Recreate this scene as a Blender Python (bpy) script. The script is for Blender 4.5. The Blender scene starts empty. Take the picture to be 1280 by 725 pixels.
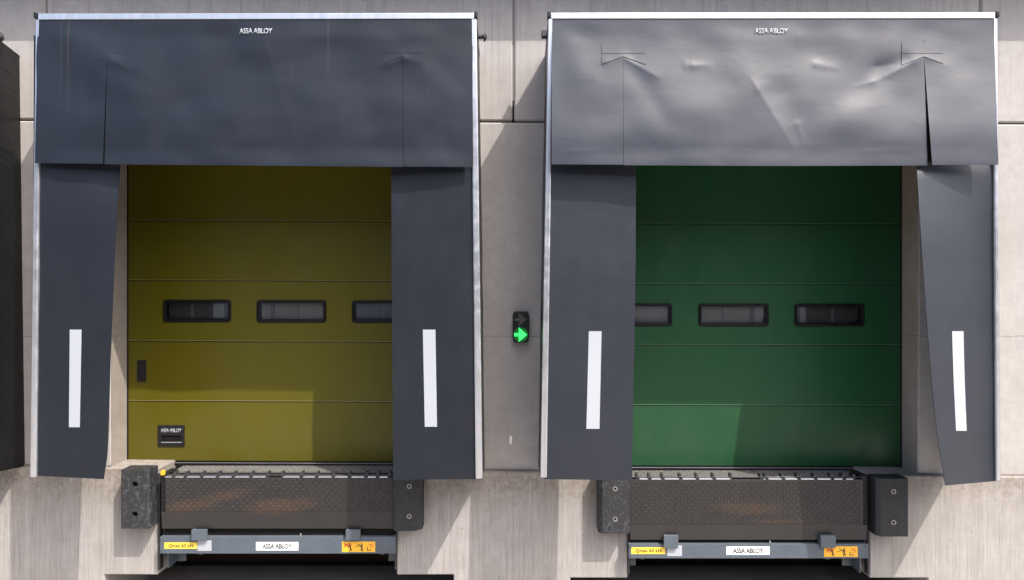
import bpy, bmesh, math, random
from mathutils import Vector, noise
random.seed(7)
S = bpy.context.scene
COL = S.collection
# ------------------------------------------------------------------ camera, light, exposure
F = 865.0; D = 6.02; CZ = 2.8; HX = 640.0; HY = 362.5
cam = bpy.data.cameras.new('camera'); camo = bpy.data.objects.new('camera', cam); COL.objects.link(camo)
camo.location = (0, -D, CZ); camo.rotation_euler = (math.radians(90), 0, 0)
cam.sensor_width = 36; cam.lens = F / 1280 * 36; cam.clip_end = 3000
S.camera = camo
SUN = Vector((1.0, -1.0, 1.95)).normalized()
w = bpy.data.worlds.new('World'); S.world = w; w.use_nodes = True
nt = w.node_tree; sky = nt.nodes.new('ShaderNodeTexSky'); sky.sky_type = 'NISHITA'; sky.sun_disc = False
sky.sun_elevation = math.asin(SUN.z); sky.sun_rotation = math.atan2(SUN.x, SUN.y)
sky.dust_density = 3.5; sky.ozone_density = .3; sky.air_density = .9
nt.links.new(sky.outputs[0], nt.nodes['Background'].inputs[0]); nt.nodes['Background'].inputs[1].default_value = 0.15
sl = bpy.data.lights.new('sun', 'SUN'); sl.energy = 2.0; sl.angle = math.radians(0.5); sl.color = (1, .955, .89)
so = bpy.data.objects.new('sun', sl); COL.objects.link(so); so.rotation_euler = SUN.to_track_quat('Z', 'Y').to_euler(); so.location = (8, -10, 20)
vs = S.view_settings; vs.view_transform = 'Standard'; vs.look = 'None'; vs.gamma = 1; vs.exposure = 1.52; vs.use_curve_mapping = False

# ------------------------------------------------------------------ coordinates: wall face y=0, yard z=0, dock floor z~1.2
def X(px, y=0.): return (px - HX) * (y + D) / F
def Z(py, y=0.): return CZ - (py - HY) * (y + D) / F
def P(px, py, y=0.): return Vector((X(px, y), y, Z(py, y)))
YF = -0.647      # shelter front
YL = -0.054      # lower wall face
YD = 0.248       # door face
YP = -0.148      # hanging lip face
YB = -0.209      # bumper face

# ------------------------------------------------------------------ materials
def mat(name, base=(.5, .5, .5), rough=.6, metal=0., spec=.5, **k):
    m = bpy.data.materials.new(name); m.use_nodes = True
    b = m.node_tree.nodes['Principled BSDF']
    b.inputs['Base Color'].default_value = (*base, 1); b.inputs['Roughness'].default_value = rough
    b.inputs['Metallic'].default_value = metal; b.inputs['Specular IOR Level'].default_value = spec
    for kk, v in k.items(): b.inputs[kk.replace('_', ' ')].default_value = v
    return m
class N:
    def __init__(s, m): s.t = m.node_tree; s.b = s.t.nodes['Principled BSDF']; s.tc = s.t.nodes.new('ShaderNodeNewGeometry').outputs['Position']
    def lk(s, a, b): s.t.links.new(a, b)
    def put(s, v, sock):
        if hasattr(v, 'is_linked') or hasattr(v, 'links'): s.lk(v, sock)
        else:
            if sock.type == 'RGBA' and len(v) == 3: v = (*v, 1)
            sock.default_value = v
    def mapping(s, scale, rot=(0, 0, 0), loc=(0, 0, 0)):
        n = s.t.nodes.new('ShaderNodeMapping'); s.lk(s.tc, n.inputs[0]); n.inputs['Scale'].default_value = scale; n.inputs['Rotation'].default_value = rot; n.inputs['Location'].default_value = loc
        return n.outputs[0]
    def noise(s, scale, detail=4, rough=.6, m=(1, 1, 1), loc=(0, 0, 0), dist=0.):
        n = s.t.nodes.new('ShaderNodeTexNoise'); s.lk(s.mapping(m, loc=loc), n.inputs['Vector'])
        n.inputs['Scale'].default_value = scale; n.inputs['Detail'].default_value = detail; n.inputs['Roughness'].default_value = rough; n.inputs['Distortion'].default_value = dist
        return n.outputs['Fac']
    def ramp(s, f, lo, hi, a=0., b=1.):
        n = s.t.nodes.new('ShaderNodeMapRange'); n.interpolation_type = 'SMOOTHSTEP'; s.lk(f, n.inputs[0])
        for i, v in zip((1, 2, 3, 4), (lo, hi, a, b)): n.inputs[i].default_value = v
        return n.outputs[0]
    def math(s, op, a, b=0.):
        n = s.t.nodes.new('ShaderNodeMath'); n.operation = op; s.put(a, n.inputs[0]); s.put(b, n.inputs[1]); return n.outputs[0]
    def mix(s, f, a, b, mode='MIX'):
        n = s.t.nodes.new('ShaderNodeMix'); n.data_type = 'RGBA'; n.blend_type = mode
        s.put(f, n.inputs[0]); s.put(a, n.inputs[6]); s.put(b, n.inputs[7]); return n.outputs[2]
    def xyz(s):
        n = s.t.nodes.new('ShaderNodeSeparateXYZ'); s.lk(s.tc, n.inputs[0]); return n.outputs
    def bump(s, h, strength=.3, dist=.01, prev=None):
        n = s.t.nodes.new('ShaderNodeBump'); s.lk(h, n.inputs['Height']); n.inputs['Strength'].default_value = strength; n.inputs['Distance'].default_value = dist
        if prev is not None: s.lk(prev, n.inputs['Normal'])
        return n.outputs[0]
    def out(s, col=None, rough=None, nrm=None):
        if col is not None: s.lk(col, s.b.inputs['Base Color'])
        if rough is not None: s.lk(rough, s.b.inputs['Roughness'])
        if nrm is not None: s.lk(nrm, s.b.inputs['Normal'])

def concrete(name, a, b, boards=False, seam=1.0, cracks=False):
    m = mat(name, a, .85, spec=.25); n = N(m)
    big = n.noise(1.1, 5, .65, loc=(3, 1, 7)); mid = n.noise(9, 6, .7); fine = n.noise(130, 3, .7)
    c = n.mix(n.ramp(big, .3, .7), a, b)
    c = n.mix(n.ramp(mid, .35, .75, 0, .45), c, tuple(v * .76 for v in a))
    c = n.mix(n.ramp(n.noise(2.3, 6, .75, loc=(9, 2, 4)), .5, .8, 0, .4), c, tuple(v * .7 for v in a))
    c = n.mix(n.ramp(fine, .3, .75, 0, .3), c, tuple(v * .72 for v in a))
    pit = n.ramp(n.noise(45, 2, .5, loc=(5, 5, 5)), .70, .75, 0, .6)
    c = n.mix(pit, c, tuple(v * .5 for v in a))
    h = n.math('ADD', n.math('MULTIPLY', fine, .5), n.math('MULTIPLY', mid, .6))
    # faint woven grid of the form liner
    wv = n.noise(1, 2, .5, m=(70, 70, 6)); wh = n.noise(1, 2, .5, m=(6, 6, 60))
    c = n.mix(n.ramp(wv, .35, .7, 0, .16), c, tuple(v * .7 for v in a)); c = n.mix(n.ramp(wh, .4, .7, 0, .10), c, tuple(v * .7 for v in a))
    if boards:
        st = n.noise(1, 4, .7, m=(52, 52, .9)); st2 = n.noise(1, 3, .6, m=(14, 14, .5), loc=(2, 0, 1)); st3 = n.noise(1, 2, .5, m=(110, 110, 3))
        c = n.mix(n.ramp(st, .42, .66, 0, .34), c, tuple(v * .62 for v in a))
        c = n.mix(n.ramp(st3, .56, .64, 0, .45), c, tuple(v * .5 for v in a))
        c = n.mix(n.ramp(st2, .45, .75, 0, .22), c, (b[0] * 1.12, b[1] * 1.12, b[2] * 1.12))
        # dirt washed down below the ledge
        z = n.xyz()[2]; edge = n.math('ADD', z, n.math('MULTIPLY', n.noise(1, 5, .75, m=(9, 9, 3.5)), .38))
        d = n.math('MULTIPLY', n.ramp(edge, 1.04, 1.38), n.ramp(n.noise(1, 6, .8, m=(26, 26, 20)), .38, .66, .15, .9))
        c = n.mix(d, c, (.20, .165, .13))
        h = n.math('ADD', h, n.math('MULTIPLY', st, .8))
    else:
        st = n.noise(1, 3, .6, m=(5, 5, .35)); c = n.mix(n.ramp(st, .45, .8, 0, .25), c, tuple(v * .66 for v in a))
        rl = n.noise(1, 3, .6, m=(30, 30, .5)); top = n.ramp(n.xyz()[2], 3.6, 5.2)
        c = n.mix(n.math('MULTIPLY', n.ramp(rl, .5, .72), n.math('MULTIPLY', top, .35)), c, (.17, .15, .14))
        # hairline crack
        z = n.xyz()[2]; wob = n.math('MULTIPLY', n.noise(1, 5, .7, m=(4, 4, 0)), .05)
        ln = n.math('ABSOLUTE', n.math('SUBTRACT', n.math('ADD', z, wob), 2.423))
        c = n.mix(n.ramp(ln, .0008, .0045, .6, 0), c, (.08, .07, .06))
    n.out(c, None, n.bump(h, .35, .006))
    return m
M = {}
M['wall'] = concrete('precast_concrete', (.40, .372, .350), (.46, .435, .415))
M['base'] = concrete('board_marked_concrete', (.355, .328, .302), (.425, .40, .375), boards=True)
M['reveal'] = concrete('shade_toned_concrete', (.29, .25, .21), (.38, .34, .30))  # browner base puts the shade of the reveals into the colour
M['joint'] = mat('joint_sealant', (.20, .185, .17), .8)
def fabric(name, a, rough, streaks=0., spec=.5, seed=0, wrinkle=0.):
    m = mat(name, a, rough, spec=spec); n = N(m)
    big = n.noise(2.2, 4, .6, loc=(seed, 0, 0)); v = n.noise(1, 3, .55, m=(70, 3, .8), loc=(seed, 0, 0))
    c = n.mix(n.ramp(big, .3, .75), a, tuple(x * 1.2 for x in a))
    dust = n.ramp(n.noise(1, 5, .7, m=(3, 2, 1.2), loc=(seed, 2, 0)), .45, .85, 0, .04)
    c = n.mix(dust, c, (.16, .15, .14))
    sc = n.math('MULTIPLY', n.ramp(n.noise(1, 4, .7, m=(2.2, 2, 75), loc=(seed, 7, 0), dist=.4), .66, .74), n.ramp(n.noise(3, 3, .6, loc=(seed, 8, 0)), .5, .7, 0, .16))
    c = n.mix(sc, c, (.20, .20, .20))
    if streaks:
        r = n.ramp(n.noise(1, 1, .4, m=(17, 0, .12), loc=(seed * 1.7, 0, 0)), .70, .725, 0, 1)
        top = n.ramp(n.math('ADD', n.xyz()[2], n.math('MULTIPLY', n.noise(1, 2, .5, m=(9, 0, 0)), 1.2)), 4.6, 5.4)
        c = n.mix(n.math('MULTIPLY', n.math('MULTIPLY', r, top), streaks), c, (.13, .085, .065))
        r2 = n.ramp(v, .66, .70, 0, streaks * .12); c = n.mix(r2, c, (.12, .12, .125))
    rg = n.ramp(n.noise(5, 5, .7, loc=(seed, 4, 0)), .25, .8, rough - .03, rough + .04)
    fn = n.bump(n.noise(420, 2, .5), .12, .002)
    if wrinkle:
        fn = n.bump(n.noise(1, 4, .55, m=(.8, 2.6, 9), loc=(seed, 0, 0), dist=1.2), wrinkle, .05, fn)
    else:
        fn = n.bump(n.noise(2.6, 3, .5, m=(1, 1, 1.6), loc=(seed, 3, 0), dist=.5), .14, .02, fn)
    n.out(c, rg, fn)
    return m
M['head_left'] = fabric('black_coated_fabric', (.007, .010, .0165), .45, .13, .42, 1)
M['head_right'] = fabric('black_coated_fabric_sheen', (.012, .016, .028), .48, .06, .70, 5)  # sun sheen put into a lighter base and stronger specular than the left head
M['flap'] = fabric('black_rubber_sheet', (.0075, .010, .0155), .46, 0, .40, 9)
M['flap_right'] = fabric('black_rubber_sheet_sheen', (.010, .013, .021), .46, 0, .56, 12)  # sheen of the right flaps put into a lighter, glossier tone
M['side'] = fabric('black_side_fabric', (.005, .005, .006), .42, 0, .4, 3, .22)
def alu():
    m = mat('aluminium_profile', (.6, .61, .63), .34, .85); n = N(m)
    c = n.mix(n.ramp(n.noise(1, 4, .6, m=(30, 30, 2)), .35, .75, 0, .5), (.64, .65, .67), (.46, .47, .49))
    n.out(c, n.ramp(n.noise(14, 4, .6), .3, .8, .28, .48), n.bump(n.noise(1, 2, .5, m=(1, 1, 3)), .1, .01)); return m
M['alu'] = alu()
M['black'] = mat('black_plastic', (.012, .012, .014), .5, spec=.3)
M['gasket'] = mat('black_window_gasket', (.006, .006, .007), .5, spec=.16)
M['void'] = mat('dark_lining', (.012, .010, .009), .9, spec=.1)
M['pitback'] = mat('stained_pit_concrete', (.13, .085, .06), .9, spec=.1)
M['white'] = mat('white_reflective_film', (.37, .39, .42), .55)
def door_paint(name, a):
    m = mat(name, a, .36, spec=.26); n = N(m)
    gr = n.noise(1, 2, .5, m=(300, 300, 40)); dirt = n.noise(1, 5, .7, m=(3, 3, 1.5))
    z = n.xyz()[2]
    low = n.math('MULTIPLY', n.ramp(z, 1.2, 2.0, 1, 0), n.ramp(n.noise(1, 5, .7, m=(3, 1, 2)), .35, .8, 0, .10))
    c = n.mix(n.ramp(dirt, .35, .8, 0, .3), a, tuple(x * .8 + .01 for x in a))
    c = n.mix(low, c, (.19, .17, .13))
    n.out(c, n.ramp(n.noise(6, 4, .6, m=(1, 1, .6)), .3, .8, .28, .46), n.bump(gr, .12, .0015, n.bump(n.noise(1.7, 2, .5), .25, .01)))
    return m
M['olive'] = door_paint('olive_yellow_door_paint', (.088, .077, .005))
M['green'] = door_paint('green_door_paint', (.0155, .070, .027))
M['olive_seam'] = mat('olive_seam_highlight', (.20, .18, .06), .3, spec=.6); M['green_seam'] = mat('green_seam_highlight', (.07, .17, .09), .3, spec=.6)  # lighter strip colour paints the highlight along the door seams
def steel(name, a, rough=.5, rust=None, scuff=.3, metal=.0):
    m = mat(name, a, rough, metal); n = N(m)
    c = n.mix(n.ramp(n.noise(4, 5, .7), .3, .8, 0, .5), a, tuple(x * .6 for x in a))
    if scuff:
        sc = n.ramp(n.noise(1, 6, .75, m=(40, 40, 34), dist=1.5), .60, .74, 0, scuff); c = n.mix(sc, c, (.30, .30, .31))
    rg = n.ramp(n.noise(11, 4, .6), .3, .8, rough - .1, rough + .15)
    if rust:
        x, y, z = n.xyz(); tot = None
        for (cx, cz, rx, rz, tilt, s) in rust:
            dx = n.math('DIVIDE', n.math('SUBTRACT', x, cx), rx)
            dz = n.math('DIVIDE', n.math('SUBTRACT', n.math('SUBTRACT', z, n.math('MULTIPLY', n.math('SUBTRACT', x, cx), tilt)), cz), rz)
            r = n.math('ADD', n.math('MULTIPLY', dx, dx), n.math('MULTIPLY', dz, dz))
            r = n.math('ADD', r, n.math('MULTIPLY', n.noise(1, 5, .75, m=(9, 9, 26)), 2.2))
            k = n.ramp(r, .7, 2.6, s, 0); tot = k if tot is None else n.math('MAXIMUM', tot, k)
        rc = n.mix(n.noise(50, 4, .7), (.050, .029, .017), (.105, .062, .036))
        c = n.mix(tot, c, rc); rg = n.math('MAXIMUM', rg, n.math('MULTIPLY', tot, .85))
    n.out(c, rg, n.bump(n.noise(40, 4, .7), .2, .003)); return m
ZL = Z(630, YP)
M['lip_left'] = steel('tread_plate_rusty', (.026, .023, .022), .42, [(X(235, YP), Z(632, YP), .28, .055, .10, .55), (X(350, YP), Z(632, YP), .32, .07, .08, .65), (X(280, YP), Z(620, YP), .25, .05, .2, .5)], .10)
M['lip_right'] = steel('tread_plate_rust_patch', (.028, .025, .024), .42, [(X(935, YP), Z(635, YP), .30, .06, -.04, .5), (X(975, YP), Z(652, YP), .26, .025, 0, .45)], .10)
M['platform'] = steel('platform_steel', (.13, .125, .115), .6, None, .25)
M['beam'] = steel('blue_grey_paint', (.088, .108, .130), .45, None, .12)
M['dark_steel'] = steel('dark_steel', (.035, .035, .038), .5, None, .2)
M['bright'] = mat('galvanised_steel', (.72, .73, .75), .3, .9)
M['bolt'] = steel('worn_bolt_steel', (.34, .32, .30), .45, None, .3, .5)
def rubber(name, scuffy):
    m = mat(name, (.018, .018, .02), .62); n = N(m)
    sc = n.ramp(n.noise(1, 7, .8, m=(16, 10, 13), dist=2.2), .50, .68, 0, scuffy); s2 = n.ramp(n.noise(1, 6, .8, m=(60, 40, 25), dist=3), .62, .72, 0, scuffy * .8)
    c = n.mix(sc, (.018, .018, .02), (.13, .145, .165)); c = n.mix(s2, c, (.40, .43, .48))
    n.out(c, None, n.bump(n.noise(30, 5, .7), .5, .006)); return m
M['rub_a'] = rubber('scuffed_rubber', .75); M['rub_b'] = rubber('rubber', .22)
M['yellow'] = mat('yellow_sticker', (.85, .56, .06), .5); M['orange'] = mat('orange_sticker', (.86, .45, .03), .5)
M['paper'] = mat('white_sticker', (.82, .82, .80), .5); M['greylab'] = mat('silver_sticker', (.38, .40, .43), .45)
M['ink'] = mat('black_ink', (.02, .02, .02), .6); M['red'] = mat('red_ink', (.55, .04, .02), .6); M['greyink'] = mat('grey_ink', (.32, .33, .35), .6)
M['yplastic'] = mat('yellow_plastic', (.75, .42, .02), .45)
m = mat('green_led', (.02, .3, .06), .4); b = m.node_tree.nodes['Principled BSDF']; b.inputs['Emission Color'].default_value = (.0, 1, .10, 1); b.inputs['Emission Strength'].default_value = .42; M['led'] = m
m = mat('green_led_dot', (.1, .6, .2), .4); b = m.node_tree.nodes['Principled BSDF']; b.inputs['Emission Color'].default_value = (.12, 1, .25, 1); b.inputs['Emission Strength'].default_value = .75; M['led_dot'] = m
M['led_glow'] = mat('green_lens', (.0, .09, .018), .3)
b = M['led_glow'].node_tree.nodes['Principled BSDF']; b.inputs['Emission Color'].default_value = (0, 1, .1, 1); b.inputs['Emission Strength'].default_value = .03
M['off_dot'] = mat('unlit_led', (.35, .32, .28), .4)
m = bpy.data.materials.new('window_acrylic'); m.use_nodes = True; t = m.node_tree; t.nodes.clear()
o = t.nodes.new('ShaderNodeOutputMaterial'); mx = t.nodes.new('ShaderNodeMixShader'); fr = t.nodes.new('ShaderNodeFresnel'); fr.inputs[0].default_value = 1.75
tr = t.nodes.new('ShaderNodeBsdfTransparent'); tr.inputs[0].default_value = (.88, .88, .88, 1); gl = t.nodes.new('ShaderNodeBsdfGlossy'); gl.inputs['Roughness'].default_value = .04
t.links.new(fr.outputs[0], mx.inputs[0]); t.links.new(tr.outputs[0], mx.inputs[1]); t.links.new(gl.outputs[0], mx.inputs[2]); t.links.new(mx.outputs[0], o.inputs[0]); M['glass'] = m
M['inner'] = mat('dim_reflection_tint', (.17, .165, .16), .5); M['inner2'] = mat('pale_reflection_tint', (.55, .51, .47), .5); M['pale_grey'] = mat('pale_grey_tone', (.42, .42, .40), .6)  # flat pane and bar tones stand in for reflections in the glass
def yard():
    m = mat('yard_concrete', (.3, .29, .27), .85); n = N(m)
    c = n.mix(n.ramp(n.noise(.5, 6, .7), .3, .7), (.27, .25, .23), (.36, .335, .305)); c = n.mix(n.ramp(n.noise(60, 3, .7), .4, .8, 0, .4), c, (.15, .14, .13))
    n.out(c, None, n.bump(n.noise(90, 3, .7), .4, .005)); return m
M['yard'] = yard()
M['asphalt'] = mat('asphalt', (.05, .05, .052), .85)
_n = N(M['asphalt']); _n.out(_n.mix(_n.ramp(_n.noise(.6, 5, .7), .3, .7), (.042, .042, .044), (.07, .068, .066)), None, _n.bump(_n.noise(80, 3, .7), .5, .006))
M['hall'] = mat('dark_hall_cladding', (.06, .06, .065), .6)
M['cladding'] = mat('grey_metal_cladding', (.30, .31, .33), .4, .3)

# ------------------------------------------------------------------ mesh helpers
class MB:
    def __init__(s): s.v = []; s.f = []
    def add(s, vs_, fs): o = len(s.v); s.v += [tuple(v) for v in vs_]; s.f += [tuple(i + o for i in f) for f in fs]; return s
    def box(s, x0, x1, y0, y1, z0, z1):
        if x0 > x1: x0, x1 = x1, x0
        if y0 > y1: y0, y1 = y1, y0
        if z0 > z1: z0, z1 = z1, z0
        return s.add([(x0, y0, z0), (x1, y0, z0), (x1, y1, z0), (x0, y1, z0), (x0, y0, z1), (x1, y0, z1), (x1, y1, z1), (x0, y1, z1)],
                     [(0, 3, 2, 1), (4, 5, 6, 7), (0, 1, 5, 4), (1, 2, 6, 5), (2, 3, 7, 6), (3, 0, 4, 7)])
    def prism(s, pts, y0, y1):           # polygon of (x,z), counter-clockwise seen from the front (-y)
        a = sum(pts[i][0] * pts[(i + 1) % len(pts)][1] - pts[(i + 1) % len(pts)][0] * pts[i][1] for i in range(len(pts)))
        if a < 0: pts = pts[::-1]
        n = len(pts); v = [(x, y0, z) for x, z in pts] + [(x, y1, z) for x, z in pts]
        return s.add(v, [tuple(range(n)), tuple(range(2 * n - 1, n - 1, -1))] + [(i, i + n, (i + 1) % n + n, (i + 1) % n) for i in range(n)])
    def hexa(s, p): return s.add(p, [(0, 1, 2, 3), (7, 6, 5, 4), (0, 4, 5, 1), (1, 5, 6, 2), (2, 6, 7, 3), (3, 7, 4, 0)])
    def cyl(s, a, b, r, n=16, r2=None):
        a = Vector(a); b = Vector(b); d = (b - a).normalized(); u = d.orthogonal().normalized(); w_ = d.cross(u); r2 = r if r2 is None else r2
        v = [a + (u * math.cos(t) + w_ * math.sin(t)) * r for t in [2 * math.pi * i / n for i in range(n)]] + [b + (u * math.cos(t) + w_ * math.sin(t)) * r2 for t in [2 * math.pi * i / n for i in range(n)]]
        return s.add(v, [tuple(range(n - 1, -1, -1)), tuple(range(n, 2 * n))] + [(i, (i + 1) % n, (i + 1) % n + n, i + n) for i in range(n)])
    def ring(s, c, r0, r1, y0, y1, n=20):   # annulus along y
        v = []
        for i in range(n):
            t = 2 * math.pi * i / n; cs, sn = math.cos(t), math.sin(t)
            v += [(c[0] + cs * r0, y0, c[1] + sn * r0), (c[0] + cs * r1, y0, c[1] + sn * r1), (c[0] + cs * r1, y1, c[1] + sn * r1), (c[0] + cs * r0, y1, c[1] + sn * r0)]
        f = []
        for i in range(n):
            a = 4 * i; b_ = 4 * ((i + 1) % n)
            for k in range(4): f.append((a + k, a + (k + 1) % 4, b_ + (k + 1) % 4, b_ + k))
        return s.add(v, f)
    def build(s, name, m, parent=None, bevel=0., smooth=False, solid=0., segs=2):
        me = bpy.data.meshes.new(name); me.from_pydata(s.v, [], s.f); me.materials.append(m)
        bm = bmesh.new(); bm.from_mesh(me); bmesh.ops.recalc_face_normals(bm, faces=bm.faces); bm.to_mesh(me); bm.free()
        o = bpy.data.objects.new(name, me); COL.objects.link(o)
        if parent: o.parent = parent; o.matrix_parent_inverse = parent_inv(parent)
        if solid:
            k = o.modifiers.new('thickness', 'SOLIDIFY'); k.thickness = solid; k.offset = 1
            if smooth: k = o.modifiers.new('crisp_edges', 'EDGE_SPLIT'); k.split_angle = math.radians(50)
        if bevel:
            k = o.modifiers.new('bevel', 'BEVEL'); k.width = bevel; k.segments = segs; k.limit_method = 'ANGLE'; k.angle_limit = math.radians(40)
        if smooth:
            for p in me.polygons: p.use_smooth = True
        return o
def parent_inv(p):
    from mathutils import Matrix
    return Matrix.Translation(-Vector(p.location))      # parts keep their own origin at the world origin
def thing(name, label, cat, loc, group=None):
    o = bpy.data.objects.new(name, None); COL.objects.link(o); o.location = loc; o.empty_display_size = .1
    o['label'] = label; o['category'] = cat
    if group: o['group'] = group
    return o
def tag(o, label, cat, group=None):
    o['label'] = label; o['category'] = cat
    if group: o['group'] = group
    return o
def rrect(x0, x1, z0, z1, r, n=5):
    pts = []
    for cx, cz, a0 in ((x1 - r, z0 + r, -90), (x1 - r, z1 - r, 0), (x0 + r, z1 - r, 90), (x0 + r, z0 + r, 180)):
        for i in range(n + 1):
            a = math.radians(a0 + 90 * i / n); pts.append((cx + r * math.cos(a), cz + r * math.sin(a)))
    return pts
def lettering(txt, x0, x1, zc, y, h, m, parent, bold=.01, space=.9, name='lettering', fn=None):
    cu = bpy.data.curves.new('t', 'FONT'); cu.body = txt; cu.size = 1; cu.space_character = space; cu.offset = bold; cu.resolution_u = 3
    to = bpy.data.objects.new('t', cu); COL.objects.link(to); bpy.context.view_layer.update()
    me = bpy.data.meshes.new_from_object(to.evaluated_get(bpy.context.evaluated_depsgraph_get())); bpy.data.objects.remove(to); bpy.data.curves.remove(cu)
    xs = [v.co.x for v in me.vertices]; ys = [v.co.y for v in me.vertices]; a, b_ = min(xs), max(xs); c, d = min(ys), max(ys)
    for v in me.vertices:
        px = x0 + (v.co.x - a) / (b_ - a) * (x1 - x0); pz = zc - h / 2 + (v.co.y - c) / (d - c) * h
        v.co = (px, fn(px, pz) if fn else y, pz)
    me.materials.clear(); me.materials.append(m)
    o = bpy.data.objects.new(name, me); COL.objects.link(o); o.parent = parent; o.matrix_parent_inverse = parent_inv(parent)
    k = o.modifiers.new('thickness', 'SOLIDIFY'); k.thickness = .0006; k.offset = 0
    return o

# ------------------------------------------------------------------ yard
g = MB(); g.add([(-600, -900, 0), (600, -900, 0), (600, 600, 0), (-600, 600, 0)], [(0, 1, 2, 3)])
o = g.build('yard', M['asphalt']); o['kind'] = 'structure'
g = MB(); g.box(-40, 40, -13.5, 1.0, -.2, .004); o = g.build('concrete_apron', M['yard']); o['kind'] = 'structure'
# unseen dark hall, added to darken door and pane reflections and cut sky light
t = thing('added_dark_hall', 'unseen dark clad hall added across the yard behind the viewer to dim reflections', 'building', (0, -34, 0))
g = MB(); g.box(-70, 70, -56, -34, 0, 14); g.build('wall', M['hall'], t)
g = MB(); g.box(-70.3, 70.3, -56.3, -33.7, 14, 14.6); g.build('roof_edge', M['cladding'], t)
for i in range(9):
    g = MB(); x = -32 + i * 8; g.box(x - 1.6, x + 1.6, -34.03, -33.99, 1.2, 4.4); g.build('dock_door', M['pale_grey'], t)

# ------------------------------------------------------------------ building
bl = thing('warehouse', 'pale precast concrete warehouse wall with chamfered panel joints behind the loading docks', 'building', (0, 0, 0))
JZ = lambda x: Z(152 + (x * F / D) * .0035, 0)
LZ = lambda x: Z(590 + (x * F / (D + YL)) * .0098, YL)        # ledge level
OX = {-1: (X(159, YD), X(159, YD) + 3.02), 1: (X(1127, YD) - 3.03, X(1127, YD))}
TOPZ = 4.35
def quadpanel(x0, x1, zb, zt, y0=0., y1=.248, m='wall'):      # zb, zt functions of x
    b = MB(); b.hexa([(x0, y0, zb(x0)), (x1, y0, zb(x1)), (x1, y0, zt(x1)), (x0, y0, zt(x0)), (x0, y1, zb(x0)), (x1, y1, zb(x1)), (x1, y1, zt(x1)), (x0, y1, zt(x0))])
    return b.build('wall_panel', M[m], bl, bevel=.013, segs=1)
g2 = .007
jl = [-16.1, -12.08, -8.06, X(57), X(641.5), X(1225.5), 8.15, 12.2, 16.2]
for a, b_ in zip(jl, jl[1:]): quadpanel(a + g2, b_ - g2, lambda x: JZ(x) + g2, lambda x: 6.6)
lows = [(-16.1, -9), (-9 + .02, OX[-1][0]), (OX[-1][1], OX[1][0]), (OX[1][1], 9.0), (9.02, 16.2)]
for a, b_ in lows: quadpanel(a, b_, lambda x: LZ(x) - .3, lambda x: JZ(x) - g2)
for s in (-1, 1):
    quadpanel(OX[s][0], OX[s][1], lambda x: TOPZ, lambda x: JZ(x) - g2)
b = MB(); b.box(-16, 16, .016, .20, TOPZ + .1, 6.5); b.build('joint_filler', M['joint'], bl)
# horizontal joint behind covers full width; narrow fillets at the foot of the wall
for a, b_ in ((-9, OX[-1][0] - .0), (OX[-1][1], OX[1][0]), (OX[1][1], 9)):
    b = MB(); b.hexa([(a, -.012, LZ(a) + .001), (b_, -.012, LZ(b_) + .001), (b_, -.012, LZ(b_) + .012), (a, -.012, LZ(a) + .012), (a, -.0005, LZ(a) + .001), (b_, -.0005, LZ(b_) + .001), (b_, -.0005, LZ(b_) + .012), (a, -.0005, LZ(a) + .012)])
    b.build('foot_seal', M['joint'], bl)
for s in (-1, 1):
    for k in (0, 1):
        x = OX[s][k]; sg = 1 if k == 0 else -1
        b = MB(); b.box(x + sg * .0005, x + sg * .003, .003, .246, LZ(x), TOPZ - .01); b.build('door_reveal', M['reveal'], bl)  # thin lining added to carry the reveal's shade colour
# inner room shell behind the doors
b = MB(); b.box(-9, 9, .25 + 5, 5.5, 0, 6.6); b.box(-9.2, -9, .26, 5.5, 0, 6.6); b.box(9, 9.2, .26, 5.5, 0, 6.6); b.box(-9.2, 9.2, .249, 5.5, 6.6, 6.8); b.build('inner_room', M['void'], bl)
# eaves trim that throws the high shadow line
ey = -.32; ez = Z(52.5, 0) + 1.95 * .32
b = MB(); b.box(-16.2, 16.2, ey, -.002, ez, ez + .18); b.build('eaves_trim', M['cladding'], bl, bevel=.01)
b = MB()
for i in range(160):
    x = -16 + i * .2; b.prism([(x, ez + .19), (x + .1, ez + .19), (x + .1, ez + 3), (x, ez + 3)], -.14, .2)
b.box(-16, 16, -.10, .2, ez + .185, ez + 3); b.build('cladding', M['cladding'], bl)

# lower dock wall with pits and under-run recesses (a run of blocks round the openings)
PIT = {-1: (X(197.5, YL), X(496, YL)), 1: (X(784.5, YL), X(1087, YL))}
REC = {-1: (X(130, YL), X(567, YL), Z(718.5, YL)), 1: (X(713, YL), X(1160, YL), Z(722.5, YL))}
FL = 1.2
b = MB()
def blk(x0, x1, z0f, z1f, y1=.95):
    b.hexa([(x0, YL, z0f(x0)), (x1, YL, z0f(x1)), (x1, YL, z1f(x1)), (x0, YL, z1f(x0)), (x0, y1, z0f(x0)), (x1, y1, z0f(x1)), (x1, y1, z1f(x1)), (x0, y1, z1f(x0))])
G = lambda x: -.3
poly = []   # front outline as one polygon; openings cut from below keep it simple
for x in (-16.2, 16.2): poly.append((x, LZ(x)))
pts = [(-16.2, -.3), (-16.2, LZ(-16.2))]
for s in (-1, 1):
    p0, p1 = PIT[s]; r0, r1, rz = REC[s]
for s in (-1, 1):
    p0, p1 = PIT[s]
    pts += [(p0, LZ(p0))]
    r0, r1, rz = REC[s]
    pts += [(p0, rz), (r0, rz), (r0, -.3), (r1, -.3), (r1, rz), (p1, rz), (p1, LZ(p1))]
pts += [(16.2, LZ(16.2)), (16.2, -.3)]
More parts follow.
